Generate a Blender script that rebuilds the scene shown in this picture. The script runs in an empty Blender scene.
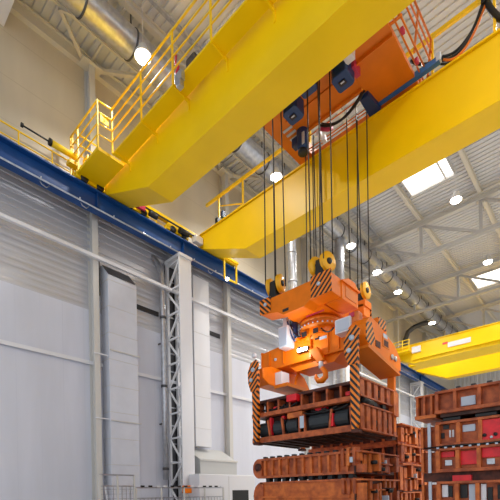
import bpy, bmesh, math, random
from mathutils import Vector, Matrix
random.seed(7)
PI = math.pi
scene = bpy.context.scene
COL = scene.collection

# ------------------------------------------------------------------ materials
def lin(c):
    c /= 255.0
    return c / 12.92 if c <= 0.04045 else ((c + 0.055) / 1.055) ** 2.4
def rgb(r, g, b): return (lin(r), lin(g), lin(b), 1.0)

def mat(name, c, rough=0.5, metal=0.0, spec=0.5, noise=0.0, nscale=3.0, bump=0.0, c2=None, coat=0.0):
    m = bpy.data.materials.new(name); m.use_nodes = True
    nt = m.node_tree; b = nt.nodes['Principled BSDF']
    b.inputs['Base Color'].default_value = rgb(*c)
    b.inputs['Roughness'].default_value = rough
    b.inputs['Metallic'].default_value = metal
    b.inputs['Specular IOR Level'].default_value = spec
    b.inputs['Coat Weight'].default_value = coat; b.inputs['Coat Roughness'].default_value = .3
    if noise > 0 or c2:
        tc = nt.nodes.new('ShaderNodeTexCoord'); n = nt.nodes.new('ShaderNodeTexNoise')
        n.inputs['Scale'].default_value = nscale; n.inputs['Detail'].default_value = 5
        nt.links.new(tc.outputs['Object'], n.inputs['Vector'])
        r = nt.nodes.new('ShaderNodeValToRGB')
        d = rgb(*c2) if c2 else tuple(v * (1 - noise) for v in rgb(*c)[:3]) + (1,)
        r.color_ramp.elements[0].position = 0.35; r.color_ramp.elements[1].position = 0.62
        r.color_ramp.elements[0].color = d; r.color_ramp.elements[1].color = rgb(*c)
        nt.links.new(n.outputs['Fac'], r.inputs['Fac'])
        nt.links.new(r.outputs['Color'], b.inputs['Base Color'])
        if bump > 0:
            bp = nt.nodes.new('ShaderNodeBump'); bp.inputs['Strength'].default_value = bump
            bp.inputs['Distance'].default_value = 0.01
            nt.links.new(n.outputs['Fac'], bp.inputs['Height']); nt.links.new(bp.outputs['Normal'], b.inputs['Normal'])
    return m

def emit(name, c, s):
    m = bpy.data.materials.new(name); m.use_nodes = True
    nt = m.node_tree; b = nt.nodes['Principled BSDF']
    b.inputs['Base Color'].default_value = rgb(*c)
    b.inputs['Emission Color'].default_value = rgb(*c); b.inputs['Emission Strength'].default_value = s
    return m

def stripe_mat(name, c1, c2, period, sx, sy, sz, fill=0.5):
    """diagonal hazard stripes in object space"""
    m = mat(name, c1, 0.45)
    nt = m.node_tree; b = nt.nodes['Principled BSDF']
    tc = nt.nodes.new('ShaderNodeTexCoord'); dp = nt.nodes.new('ShaderNodeVectorMath'); dp.operation = 'DOT_PRODUCT'
    dp.inputs[1].default_value = (sx / period, sy / period, sz / period)
    nt.links.new(tc.outputs['Object'], dp.inputs[0])
    fr = nt.nodes.new('ShaderNodeMath'); fr.operation = 'FRACT'; nt.links.new(dp.outputs['Value'], fr.inputs[0])
    gt = nt.nodes.new('ShaderNodeMath'); gt.operation = 'GREATER_THAN'; gt.inputs[1].default_value = fill
    nt.links.new(fr.outputs[0], gt.inputs[0])
    mx = nt.nodes.new('ShaderNodeMix'); mx.data_type = 'RGBA'
    mx.inputs[6].default_value = rgb(*c1); mx.inputs[7].default_value = rgb(*c2)
    nt.links.new(gt.outputs[0], mx.inputs[0]); nt.links.new(mx.outputs[2], b.inputs['Base Color'])
    return m

def joint_mat(name, c, cj, period, axis, width=0.02, rough=0.45, stain=None):
    """sheet panels with thin joints every `period` along an object axis"""
    m = mat(name, c, rough)
    nt = m.node_tree; b = nt.nodes['Principled BSDF']
    tc = nt.nodes.new('ShaderNodeTexCoord'); sp = nt.nodes.new('ShaderNodeSeparateXYZ')
    nt.links.new(tc.outputs['Object'], sp.inputs[0])
    d = nt.nodes.new('ShaderNodeMath'); d.operation = 'DIVIDE'; d.inputs[1].default_value = period
    nt.links.new(sp.outputs['XYZ'.index(axis)], d.inputs[0])
    fr = nt.nodes.new('ShaderNodeMath'); fr.operation = 'FRACT'; nt.links.new(d.outputs[0], fr.inputs[0])
    lt = nt.nodes.new('ShaderNodeMath'); lt.operation = 'LESS_THAN'; lt.inputs[1].default_value = width / period
    nt.links.new(fr.outputs[0], lt.inputs[0])
    n = nt.nodes.new('ShaderNodeTexNoise'); n.inputs['Scale'].default_value = 0.7; n.inputs['Detail'].default_value = 4
    mp = nt.nodes.new('ShaderNodeMapping'); mp.inputs['Scale'].default_value = (1, 2.2, 0.35)
    nt.links.new(tc.outputs['Object'], mp.inputs[0]); nt.links.new(mp.outputs[0], n.inputs['Vector'])
    r = nt.nodes.new('ShaderNodeValToRGB'); r.color_ramp.elements[0].position = 0.35; r.color_ramp.elements[1].position = 0.65
    r.color_ramp.elements[0].color = rgb(*(stain or tuple(int(v * .96) for v in c))); r.color_ramp.elements[1].color = rgb(*c)
    nt.links.new(n.outputs['Fac'], r.inputs[0])
    mx = nt.nodes.new('ShaderNodeMix'); mx.data_type = 'RGBA'; mx.inputs[7].default_value = rgb(*cj)
    nt.links.new(r.outputs[0], mx.inputs[6])
    nt.links.new(lt.outputs[0], mx.inputs[0]); nt.links.new(mx.outputs[2], b.inputs['Base Color'])
    return m

M = dict(
    yellow=mat('yellow_paint', (250, 205, 0), 0.4, spec=.28, noise=.06, nscale=1.2, coat=.06),
    yellow2=mat('yellow_rail_paint', (252, 208, 16), 0.42),
    orange=mat('orange_paint', (240, 122, 2), 0.45, spec=.3, noise=.12, nscale=4),
    orange_d=mat('trolley_orange_paint', (224, 120, 8), 0.5, noise=.12, nscale=2),
    blue=mat('blue_beam_paint', (10, 68, 132), 0.4, noise=.15, nscale=2),
    dblue=mat('blue_motor_paint', (14, 54, 104), 0.4),
    slate=mat('slate_rubber', (44, 50, 54), .55, noise=.2, nscale=6),
    black=mat('black_rubber', (16, 16, 18), 0.5),
    dark=mat('dark_steel', (48, 46, 48), 0.5, metal=.3),
    rope=mat('wire_rope', (54, 50, 46), 0.55, metal=.4),
    white=mat('white_paint', (222, 222, 226), 0.4),
    offwhite=mat('white_sheet', (210, 212, 222), 0.4, noise=.05),
    beige=mat('beige_steel_paint', (210, 203, 188), 0.5),
    greysteel=mat('grey_steel_paint', (204, 201, 196), 0.5),
    galv=mat('galvanised_sheet', (190, 192, 198), 0.32, metal=.75, noise=.2, nscale=9),
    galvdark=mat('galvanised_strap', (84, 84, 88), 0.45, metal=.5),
    rust=mat('mould_brown_paint', (196, 102, 56), 0.5, spec=.35, c2=(142, 68, 40), nscale=7, bump=.25),
    rust_o=mat('mould_orange_brown_paint', (216, 118, 54), 0.48, spec=.35, c2=(172, 84, 42), nscale=6, bump=.2),
    rust_d=mat('mould_dark_steel', (98, 54, 42), 0.6, spec=.3, c2=(50, 32, 30), nscale=8, bump=.25),
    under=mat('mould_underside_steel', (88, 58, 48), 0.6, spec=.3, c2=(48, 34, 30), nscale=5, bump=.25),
    red=mat('red_paint', (234, 30, 42), 0.42, noise=.2, nscale=8),
    placard=mat('pale_placard', (190, 200, 214), 0.4),
    hoodgrey=mat('hood_sheet', (188, 188, 186), 0.45),
    trussgrey=mat('truss_grey_paint', (176, 174, 172), 0.5),
    concrete=mat('concrete_floor', (208, 206, 203), 0.6, noise=.15, nscale=1.0),
    deck=mat('roof_deck_sheet', (208, 207, 208), 0.5),
    glow=emit('lamp_lens_glow', (255, 250, 240), 28),
    spot_glow=emit('work_lamp_glow', (255, 244, 224), 30),
    sky=emit('skylight_glazing', (255, 255, 255), 2.4),
    wall=joint_mat('wall_panel_white', (212, 214, 226), (203, 205, 217), 0.58, 'Y', .02),
    wallup=joint_mat('wall_panel_beige', (206, 194, 172), (190, 178, 156), 1.1, 'Z', .02),
    clad=mat('ribbed_cladding', (192, 192, 198), 0.35, metal=.25, noise=.08, nscale=.8),
    hazard=stripe_mat('hazard_stripes', (240, 128, 14), (18, 16, 16), .12, 1, .3, 1, .5),
    hazard_arm=stripe_mat('hazard_stripes_arm', (240, 128, 14), (18, 16, 16), .135, 1.2, .3, 1, .5),
    sheave=mat('sheave_yellow', (246, 180, 24), .4),
    armblue=mat('tow_arm_blue', (48, 104, 168), .4),
    hazard_m=stripe_mat('hazard_stripes_rising', (240, 128, 14), (18, 16, 16), .125, 1, 0, -1, .5),
    hazard_b=stripe_mat('hazard_stripes_leaning', (240, 128, 14), (18, 16, 16), .12, 1, 0, -1, .5),
    hazard_y=stripe_mat('hazard_stripes_fine', (236, 138, 24), (18, 16, 16), .12, 0, 1, -1, .5),
    redplug=mat('magenta_cover', (190, 50, 84), .5),
)

# ------------------------------------------------------------------ geometry
class MB:
    def __init__(s): s.bm = bmesh.new()
    def box(s, x0, x1, y0, y1, z0, z1):
        v = [s.bm.verts.new(p) for p in ((x0,y0,z0),(x1,y0,z0),(x1,y1,z0),(x0,y1,z0),(x0,y0,z1),(x1,y0,z1),(x1,y1,z1),(x0,y1,z1))]
        for f in ((0,3,2,1),(4,5,6,7),(0,1,5,4),(1,2,6,5),(2,3,7,6),(3,0,4,7)): s.bm.faces.new([v[i] for i in f])
        return s
    def prism(s, prof, axis, a, b):
        """prof: 2D outline in the two other axes (order x,y,z minus axis)"""
        def pt(u, w, t):
            return {'X': (t, u, w), 'Y': (u, t, w), 'Z': (u, w, t)}[axis]
        va = [s.bm.verts.new(pt(u, w, a)) for u, w in prof]; vb = [s.bm.verts.new(pt(u, w, b)) for u, w in prof]
        n = len(prof)
        s.bm.faces.new(va); s.bm.faces.new(vb[::-1])
        for i in range(n): s.bm.faces.new((va[i], va[(i+1) % n], vb[(i+1) % n], vb[i]))
        return s
    def bar(s, p, q, w, h=None, up=(0, 0, 1)):
        h = h or w; p = Vector(p); q = Vector(q); d = (q - p).normalized(); up = Vector(up)
        if abs(d.dot(up)) > .97: up = Vector((0, 1, 0))
        a = d.cross(up).normalized(); b = a.cross(d).normalized()
        c = [(-1,-1),(1,-1),(1,1),(-1,1)]
        va = [s.bm.verts.new(p + a*w/2*i + b*h/2*j) for i, j in c]; vb = [s.bm.verts.new(q + a*w/2*i + b*h/2*j) for i, j in c]
        s.bm.faces.new(va); s.bm.faces.new(vb[::-1])
        for i in range(4): s.bm.faces.new((va[i], va[(i+1)%4], vb[(i+1)%4], vb[i]))
        return s
    def tube(s, pts, r, n=10, rs=None):
        pts = [Vector(p) for p in pts]; rings = []; prev = None
        for i, p in enumerate(pts):
            d = (pts[min(i+1, len(pts)-1)] - pts[max(i-1, 0)]).normalized()
            if prev is None:
                a = d.orthogonal().normalized()
            else:
                a = (prev - d * prev.dot(d)).normalized()
            prev = a; b = d.cross(a); rr = rs[i] if rs else r
            rings.append([s.bm.verts.new(p + (a*math.cos(2*PI*k/n) + b*math.sin(2*PI*k/n))*rr) for k in range(n)])
        for i in range(len(rings)-1):
            for k in range(n):
                f = s.bm.faces.new((rings[i][k], rings[i][(k+1)%n], rings[i+1][(k+1)%n], rings[i+1][k])); f.smooth = True
        s.bm.faces.new(rings[0][::-1]); s.bm.faces.new(rings[-1])
        return s
    def lathe(s, prof, c, axis='Z', n=24):
        """prof: (radius, height along axis); c centre"""
        rings = []
        for r, h in prof:
            ring = []
            for k in range(n):
                u, w = r*math.cos(2*PI*k/n), r*math.sin(2*PI*k/n)
                p = {'Z': (u, w, h), 'X': (h, u, w), 'Y': (w, h, u)}[axis]
                ring.append(s.bm.verts.new((c[0]+p[0], c[1]+p[1], c[2]+p[2])))
            rings.append(ring)
        for i in range(len(rings)-1):
            for k in range(n):
                f = s.bm.faces.new((rings[i][k], rings[i][(k+1)%n], rings[i+1][(k+1)%n], rings[i+1][k])); f.smooth = True
        s.bm.faces.new(rings[0][::-1]); s.bm.faces.new(rings[-1])
        return s

def wloc(o):
    v = Vector((0, 0, 0))
    while o: v += o.location; o = o.parent
    return v

def obj(name, mb, material, parent=None, loc=None, bev=0.0):
    """links one mesh object; geometry is given in world coordinates"""
    base = wloc(parent) if parent else Vector(loc or (0, 0, 0))
    bmesh.ops.recalc_face_normals(mb.bm, faces=mb.bm.faces)
    me = bpy.data.meshes.new(name)
    if base.length > 0: bmesh.ops.translate(mb.bm, vec=-base, verts=mb.bm.verts)
    mb.bm.to_mesh(me); mb.bm.free()
    me.materials.append(M[material] if isinstance(material, str) else material)
    o = bpy.data.objects.new(name, me); COL.objects.link(o)
    if parent: o.parent = parent
    else: o.location = base
    if bev > 0:
        b = o.modifiers.new('bevel', 'BEVEL'); b.width = bev; b.segments = 2; b.limit_method = 'ANGLE'
        b.harden_normals = False
    return o

def tag(o, label, cat, group=None):
    o['label'] = label; o['category'] = cat
    if group: o['group'] = group
    return o
def thing(name, label, cat, loc, group=None):
    o = bpy.data.objects.new(name, None); COL.objects.link(o); o.location = loc; o.empty_display_size = .1
    return tag(o, label, cat, group)
def struct(o):
    o['kind'] = 'structure'; return o
def dup(root, off, label=None, group=None):
    off = Vector(off)
    r = root.copy(); COL.objects.link(r); r.location = root.location + off
    if label: r['label'] = label
    if group: r['group'] = group
    for ch in list(root.children):
        c = ch.copy(); COL.objects.link(c); c.parent = r
        for g in list(ch.children):
            d = g.copy(); COL.objects.link(d); d.parent = c
    return r

def frange(a, b, st):
    out = []
    while a <= b + 1e-6: out.append(a); a += st
    return out

# ------------------------------------------------------------------ the setting
YN, YF = -4.0, 40.0
XR = 12.0
struct(obj('floor', MB().box(-11.4, XR, YN, YF + .4, -.2, 0), 'concrete'))
# left wall: smooth white panels, a ribbed cladding band, smooth beige panels above
struct(obj('wall_left', MB().box(-11.25, -11, YN, YF, 0, 7.0), 'wall'))
p = []
zz = 8.36
while zz < 9.85:
    p += [(-11.0, zz), (-10.975, zz + .02), (-10.975, zz + .10), (-11.0, zz + .12)]; zz += .19
p += [(-11.0, 9.9), (-11.25, 9.9), (-11.25, 8.36)]
struct(obj('wall_left', MB().prism(p, 'Y', YN, YF), 'clad'))
struct(obj('wall_left', MB().box(-11.25, -11, YN, YF, 9.9, 14.3), 'wallup'))
p = []
zz = 7.0
while zz < 8.3:
    p += [(-11.0, zz), (-10.992, zz + .03), (-10.992, zz + .10), (-11.0, zz + .13)]; zz += .17
p += [(-11.0, 8.36), (-11.25, 8.36), (-11.25, 7.0)]
struct(obj('wall_left', MB().prism(p, 'Y', YN, YF), 'clad'))
# far wall: vertical ribs
p = [(-11, YF + .25)]
xx = -11.0
while xx < XR:
    p += [(xx, YF), (xx + .16, YF), (xx + .19, YF + .05), (xx + .31, YF + .05)]; xx += .34
p += [(XR + .2, YF + .05), (XR + .2, YF + .25)]
struct(obj('wall_far', MB().prism(p, 'Z', 0, 14.3), 'deck'))
# roof deck: trapezoid ribs running across the hall
p = []
yy = YN
while yy < YF:
    p += [(yy, 14.2), (yy + .14, 14.2), (yy + .155, 14.24), (yy + .195, 14.24)]; yy += .21
p += [(YF + .3, 14.2), (YF + .3, 14.36), (YN, 14.36)]
struct(obj('ceiling', MB().prism(p, 'X', -11.25, XR), 'deck'))
struct(obj('trim_1', MB().box(-11, -10.86, YN, YF, 13.78, 13.84).box(-11, -10.9, YN, YF, 13.84, 14.08).box(-11, -10.84, YN, YF, 14.08, 14.14), 'beige'))
# skylights in the deck
def skylight(name, x0, x1, y0, y1):
    g = struct(obj(name, MB().box(x0, x1, y0, y1, 14.165, 14.19), 'sky'))
    f = MB()
    for a in (y0 - .04, y1): f.box(x0 - .04, x1 + .04, a, a + .04, 14.08, 14.2)
    for a in (x0 - .04, x1): f.box(a, a + .04, y0, y1, 14.08, 14.2)
    f.box(x1 - .34, x1 - .28, y0, y1, 14.10, 14.165)
    obj('window_frame', f, 'greysteel', g)
skylight('window_1', -6.25, -4.62, 14.4, 17.25)
skylight('window_2', -6.25, -4.4, 26.3, 28.0)
skylight('window_3', 1.0, 2.6, 14.4, 17.25)
# plain dark strips set low in the ribbed band
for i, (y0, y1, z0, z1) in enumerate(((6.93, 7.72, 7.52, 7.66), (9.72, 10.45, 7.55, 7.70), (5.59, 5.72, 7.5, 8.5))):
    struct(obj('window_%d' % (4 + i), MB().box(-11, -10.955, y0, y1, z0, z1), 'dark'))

# girts and rails along the wall
tag(obj('wall_girt', MB().box(-11, -10.91, YN, 5.74, 5.47, 5.53).box(-10.93, -10.91, YN, 5.74, 5.43, 5.47).box(-11, -10.91, 6.7, 8.92, 5.47, 5.53).box(-10.93, -10.91, 6.7, 8.92, 5.43, 5.47).box(-11, -10.91, 9.68, YF, 5.47, 5.53).box(-10.93, -10.91, 9.68, YF, 5.43, 5.47), 'white'),
    'long white horizontal ledge along the lower left wall behind the ducts', 'wall girt')
tag(obj('rail_pipe', MB().bar((-10.6, YN, 8.34), (-10.6, YF, 8.34), .09, .09), 'white'),
    'long white square rail crossing in front of the ribbed wall band under the blue beam', 'rail')

# ------------------------------------------------------------------ wall columns (I-sections)
def wall_column(y, label, group=None):
    t = thing('wall_column', label, 'column', (-10.9, y, 0), group)
    b = .085
    obj('front_flange', MB().box(-10.72, -10.70, y - b, y + b, 0, 13.8), 'greysteel', t)
    obj('web', MB().box(-10.98, -10.72, y - .012, y + .012, 0, 13.8), 'greysteel', t)
    obj('back_flange', MB().box(-11.0, -10.98, y - b, y + b, 0, 13.8), 'greysteel', t)
    return t
c0 = wall_column(5.47, 'pale wall column left of the big white box duct, rising behind the crane railing')
for i, (dy, lab) in enumerate(((5.23, 'slim pale wall column right of the sloped white hood'),
                (10.5, 'pale wall column behind the orange lifting beam'),
                (15.8, 'pale wall column hidden mostly by the hanging load'),
                (21.1, 'distant pale wall column beside the far yellow crane end'),
                (26.4, 'most distant pale wall column under the far roof corner'))):
    dup(c0, (0, dy, 0), lab)


# ------------------------------------------------------------------ lattice columns carrying the runway
def lattice_column(y0, label, x=-10.36):
    y1 = y0 + .49; sg = 1 if x < 0 else -1
    t = thing('lattice_column', label, 'column', (x, y0 + .23, 0))
    xf, xb = x + sg*.17, x - sg*.45
    X = lambda a, b: (min(a, b), max(a, b))
    a, b = X(xf, xf + sg*.05)
    obj('front_chord', MB().box(a, b, y0, y1, 0, 9.28), 'white', t, bev=.008)
    a, b = X(xb - sg*.1, xb)
    m = MB().box(a, b, y0 + .02, y0 + .1, 0, 9.28).box(a, b, y1 - .1, y1 - .02, 0, 9.28)
    obj('back_chord', m, 'white', t)
    a, b = X(xb - sg*.1, xf + sg*.1)
    obj('cap_plate', MB().box(a, b, y0 - .01, y1 + .01, 9.28, 9.37), 'white', t)
    for yy in (y0 + .03, y1 - .03):
        z = .35; k = 0
        while z < 8.6:
            obj('lacing_strut', MB().bar((xf, yy, z), (xb, yy, z), .05, .05), 'white', t)
            z1 = z + .8
            pq = ((xf, yy, z + .04), (xb, yy, z1 - .04)) if k % 2 else ((xb, yy, z + .04), (xf, yy, z1 - .04))
            obj('lacing_diagonal', MB().bar(pq[0], pq[1], .05, .05), 'white', t)
            z = z1; k += 1
        # a top strut closes the lacing
        obj('lacing_strut', MB().bar((xf, yy, 9.16), (xb, yy, 9.16), .05, .05), 'white', t)
    return t
l0 = lattice_column(7.95, 'tall white lattice column carrying the blue runway, beside the galvanised pipe')
dup(l0, (0, 10.5, 0), 'white lattice column carrying the blue runway behind the orange lifting beam')
dup(l0, (0, 21.0, 0), 'farthest white lattice column under the blue runway near the far crane')

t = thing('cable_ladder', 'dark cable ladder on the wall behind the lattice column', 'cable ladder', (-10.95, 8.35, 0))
obj('back_sheet', MB().box(-10.99, -10.96, 8.0, 8.68, 0, 9.3), 'galvdark', t)  # dark sheet with bars, added so the lacing stands out
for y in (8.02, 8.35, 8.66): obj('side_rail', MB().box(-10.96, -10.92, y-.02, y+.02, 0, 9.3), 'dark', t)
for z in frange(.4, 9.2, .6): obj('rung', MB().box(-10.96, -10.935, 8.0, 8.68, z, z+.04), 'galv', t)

# ------------------------------------------------------------------ runway beams
def runway(x, label, detail=True):
    sg = 1 if x < 0 else -1
    t = thing('runway_beam', label, 'crane runway', (x, 17, 9.42))
    y0, y1 = -1.0, YF - .3
    m = MB().box(x+sg*.055-.105, x+sg*.055+.105, y0, y1, 9.37, 9.405).box(x+sg*.04-.02, x+sg*.04+.02, y0, y1, 9.405, 9.86).box(x-.2, x+.2, y0, y1, 9.86, 9.9)
    obj('beam', m, 'blue', t, bev=.004)
    obj('rail', MB().box(x-.035, x+.035, y0, y1, 9.9, 9.98), 'dark', t)
    if detail:
        for yy in (5.3, 8.2, 18.7, 29.2):
            obj('stiffener', MB().box(x+.06, x+.155, yy, yy+.02, 9.405, 9.86), 'blue', t)
        c = MB().tube([(x+.185, y0, 9.385), (x+.185, y1, 9.385)], .022, 8)
        cd = obj('conduit', c, 'galv', t)
        for yy in frange(3.85, 30, .95):
            obj('clip', MB().bar((x+.165, yy, 9.37), (x+.205, yy, 9.44), .02, .03), 'white', cd)
            
        for yy in (3.95, 4.95, 9.35):
            obj('cable_loop', MB().tube([(x+.13, yy-.1, 9.37), (x+.13, yy-.06, 9.31), (x+.13, yy+.05, 9.29), (x+.13, yy+.12, 9.37)], .012, 6), 'galv', t)
    return t
runway(-10.36, 'long blue crane runway beam along the left wall')
runway(9.36, 'blue crane runway beam on the open right side', False)
rl = [lattice_column(y, 'white lattice column under the right hand runway', 9.36) for y in (7.95,)]
dup(rl[0], (0, 21, 0), 'white lattice column at the far end of the right hand runway')

t = thing('runway_handrail', 'thin yellow handrail along the wall behind the blue runway beam', 'handrail', (-10.86, 10, 9.9))
obj('top_rail', MB().tube([(-10.86, -1, 10.8), (-10.86, 8.7, 10.8)], .02, 8), 'yellow2', t)
obj('mid_rail', MB().tube([(-10.86, -1, 10.52), (-10.86, 8.7, 10.52)], .015, 8), 'yellow2', t)
for yy in frange(.38, 8.6, .805):
    if yy < 8.7: obj('post', MB().tube([(-10.86, yy, 9.94), (-10.86, yy, 10.82)], .018, 8), 'yellow2', t)
obj('walk_plate', MB().box(-10.98, -10.6, -1, 39, 9.91, 9.94), 'greysteel', t)

# ------------------------------------------------------------------ roof steel
PX = (-8.95, -6.52, -4.1, -1.67, .76, 3.2, 5.6)
for i, x in enumerate(PX):
    lab = {-8.95: 'beige roof purlin directly above the round duct', -6.52: 'beige roof purlin beside the skylight, running down the hall',
           -4.1: 'beige roof purlin right of the skylight, running down the hall', -1.67: 'roof purlin at the right edge, over the near crane girder'}.get(x, 'roof purlin over the open right part of the hall')
    m = MB().box(x-.07, x+.07, YN, YF, 13.98, 14.0).box(x-.012, x+.012, YN, YF, 14.0, 14.18).box(x-.07, x+.07, YN, YF, 14.18, 14.2)
    o = tag(obj('roof_purlin', m, 'beige', loc=(x, 10, 14)), lab, 'purlin')
    if x > -1: o['group'] = 'right side purlins'
tag(obj('tie_rod', MB().bar((-10.05, YN, 13.88), (-10.05, YF, 13.88), .05, .05), 'beige'),
    'thin straight pale rod along the roof beside the round duct', 'tie rod')
tag(obj('cable_tray', MB().box(-8.4, -8.3, YN, YF, 13.9, 13.93).box(-8.4, -8.39, YN, YF, 13.93, 13.98).box(-8.31, -8.3, YN, YF, 13.93, 13.98), 'galv'),
    'thin grey cable tray running under the roof right of the round duct', 'cable tray')

def truss(y, label):
    t = thing('roof_truss', label, 'roof truss', (-1, y, 12.3))
    x0, x1 = -10.9, XR - .6
    obj('top_chord', MB().box(x0, x1, y-.1, y+.1, 13.93, 13.98).box(x0, x1, y-.09, y+.09, 13.74, 13.78).box(x0, x1, y-.03, y+.03, 13.78, 13.93), 'greysteel', t)
    obj('bottom_chord', MB().box(x0, x1, y-.09, y+.09, 12.34, 12.48), 'trussgrey', t)
    xs = [-10.85] + list(PX) + [8.0, 10.4]
    for a in xs[1:]:
        obj('vertical', MB().bar((a, y, 12.4), (a, y, 13.8), .12, .12), 'trussgrey', t)
    for a, b in zip(xs[:-1], xs[1:]):
        obj('diagonal', MB().bar((a, y, 13.78), (b, y, 12.44), .10, .10), 'trussgrey', t)
    for a in xs[1:]:
        obj('gusset', MB().box(a-.16, a+.16, y-.012, y+.012, 13.62, 13.86), 'beige', t)
    return t
t0 = truss(19.0, 'nearest roof truss, crossing above the orange lifting beam and the hanging lamp')
dup(t0, (0, 5.75, 0), 'second roof truss, just in front of the farther skylight')
dup(t0, (0, 11.5, 0), 'third roof truss, above the far yellow crane')
dup(t0, (0, 17.25, 0), 'most distant roof truss near the far wall')
dup(t0, (0, -5.65, 0), 'roof truss mostly hidden behind the nearer yellow crane girders')

t = thing('wind_bracing', 'pale beams meeting in a star at the top of the left wall column', 'bracing', (-11, 5.47, 13.9))
obj('diagonal', MB().bar((-10.95, 5.42, 13.86), (-10.12, 4.36, 13.9), .09), 'beige', t)
obj('strut', MB().bar((-10.95, 5.5, 13.98), (-9.0, 5.5, 13.98), .06), 'beige', t)
obj('diagonal', MB().bar((-10.95, 5.55, 13.88), (-10.12, 6.64, 13.9), .09), 'beige', t)
obj('gusset', MB().box(-10.98, -10.62, 5.2, 5.76, 13.76, 13.79), 'beige', t)
t2 = dup(t, (0, 5.23, 0), 'pale bracing star at the wall top in the gap between the two girders')
tag(obj('roof_brace', MB().bar((-10.05, 4.35, 13.8), (-8.6, 8.0, 13.8), .06), 'beige'),
    'slanting pale rod crossing under the round duct near the bright lamp', 'brace')
tag(obj('roof_beam', MB().box(-11, XR, 3.02, 3.36, 13.3, 14.2), 'white'),
    'pale roof beam cut by the top left corner', 'roof beam')

# ------------------------------------------------------------------ ducts and wall fittings
t = thing('round_duct', 'big shiny spiral ventilation duct running under the roof along the left wall', 'duct', (-9.15, 17, 13.2))
pts = [(-9.03, YN + i*.5, 13.22) for i in range(int((36 - YN)/.5) + 1)]
rs = [.325] * len(pts)
obj('pipe', MB().tube(pts, .325, 28), 'galv', t)
for yy in frange(-2, 36, 1.28):
    s = obj('strap', MB().lathe([(.33, -.022), (.345, -.022), (.345, .022), (.33, .022)], (-9.03, yy, 13.22), 'Y', 28), 'galvdark', t)
    obj('hanger', MB().bar((-9.03, yy, 13.54), (-9.03, yy, 14.2), .03), 'galvdark', s)
RD = t
def drop_duct(x, y, r, z0, label):
    t = RD
    q = obj('drop_pipe', MB().tube([(x, y, z0 + i*.5) for i in range(int((13.0 - z0)/.5) + 1)], r, 20), 'galv', t)
    q['label'] = label
    for z in frange(z0 + .4, 12.6, 1.1): obj('collar', MB().lathe([(r, -.03), (r+.018, -.03), (r+.018, .03), (r, .03)], (x, y, z), 'Z', 20), 'galv', q)
drop_duct(-9.03, 16.0, .2, 6.0, 'shiny vertical round duct dropping from the roof behind the right hoist ropes')
drop_duct(-9.03, 12.45, .16, 6.0, 'vertical round duct seen between the left and middle hoist ropes')

o = obj('branch_pipe', MB().tube([(-10.75, 27.8, 11.2), (-10.75, 27.9, 12.2), (-10.65, 28.1, 12.7), (-10.3, 28.3, 13.0), (-9.8, 28.3, 13.06), (-9.1, 28.3, 13.08)], .16, 14), 'galvdark', RD)
o['label'] = 'dark grey elbow pipe in the far roof corner'

t = thing('box_duct', 'big white box duct on the left wall with horizontal seams', 'duct', (-10.8, 6.2, 0))
m = MB().prism([(-10.98, 0), (-10.58, 0), (-10.58, 7.98), (-10.98, 8.42)], 'Y', 5.76, 6.68)
obj('body', m, 'offwhite', t, bev=.01)
obj('open_mouth', MB().prism([(-10.95, 8.40), (-10.61, 8.026), (-10.6, 8.035), (-10.94, 8.41)], 'Y', 5.79, 6.65), 'galvdark', t)  # dark sheet paints the shaded inside of the slanted open end
for k in range(11):
    obj('seam', MB().box(-10.98, -10.572, 5.752, 6.688, .35 + .75*k, .362 + .75*k), 'greysteel', t)
for z in (5.86, 3.86): obj('stand_off', MB().bar((-10.55, 5.78, z), (-10.55, 6.74, z), .03), 'greysteel', t)
for z in (5.7, 3.9): obj('wall_bracket', MB().bar((-10.66, 5.36, z), (-10.66, 5.78, z), .03), 'white', t)
t = thing('flat_duct', 'flat white vertical duct right of the lattice column', 'duct', (-10.8, 9.3, 3.3))
obj('body', MB().box(-10.88, -10.66, 8.94, 9.66, 3.38, 9.25), 'white', t, bev=.01)
for k in range(5): obj('seam', MB().box(-10.88, -10.654, 8.935, 9.665, 4 + 1.1*k, 4.01 + 1.1*k), 'greysteel', t)
t = thing('extract_hood', 'white sheet metal hood with a sloping lid at the foot of the flat duct', 'hood', (-10.6, 9.6, 2.3))
obj('body', MB().prism([(-11, 2.28), (-10.2, 2.28), (-10.2, 2.88), (-11, 3.35)], 'Y', 8.72, 10.45), 'hoodgrey', t, bev=.01)
obj('lid_rim', MB().box(-10.21, -10.17, 8.70, 10.47, 2.84, 2.9), 'greysteel', t)
obj('foot_rail', MB().box(-11, -10.15, 8.70, 9.3, 2.22, 2.28), 'greysteel', t)
t = thing('wall_pipe', 'galvanised vertical pipe left of the lattice column', 'pipe', (-10.72, 7.72, 2.2))
obj('pipe', MB().tube([(-10.72, 7.72, 2.2), (-10.72, 7.72, 5), (-10.72, 7.72, 8.6), (-10.75, 7.7, 8.9), (-10.86, 7.62, 9.2), (-10.99, 7.55, 9.4)], .088, 16), 'galv', t)
for z in (2.55, 5.2, 7.4): obj('collar', MB().lathe([(.088, -.04), (.105, -.04), (.105, .04), (.088, .04)], (-10.72, 7.72, z), 'Z', 16), 'galvdark', t)
for z in (4, 6.6): obj('wall_clamp', MB().box(-11, -10.72, 7.70, 7.74, z, z+.04), 'galvdark', t)

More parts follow.
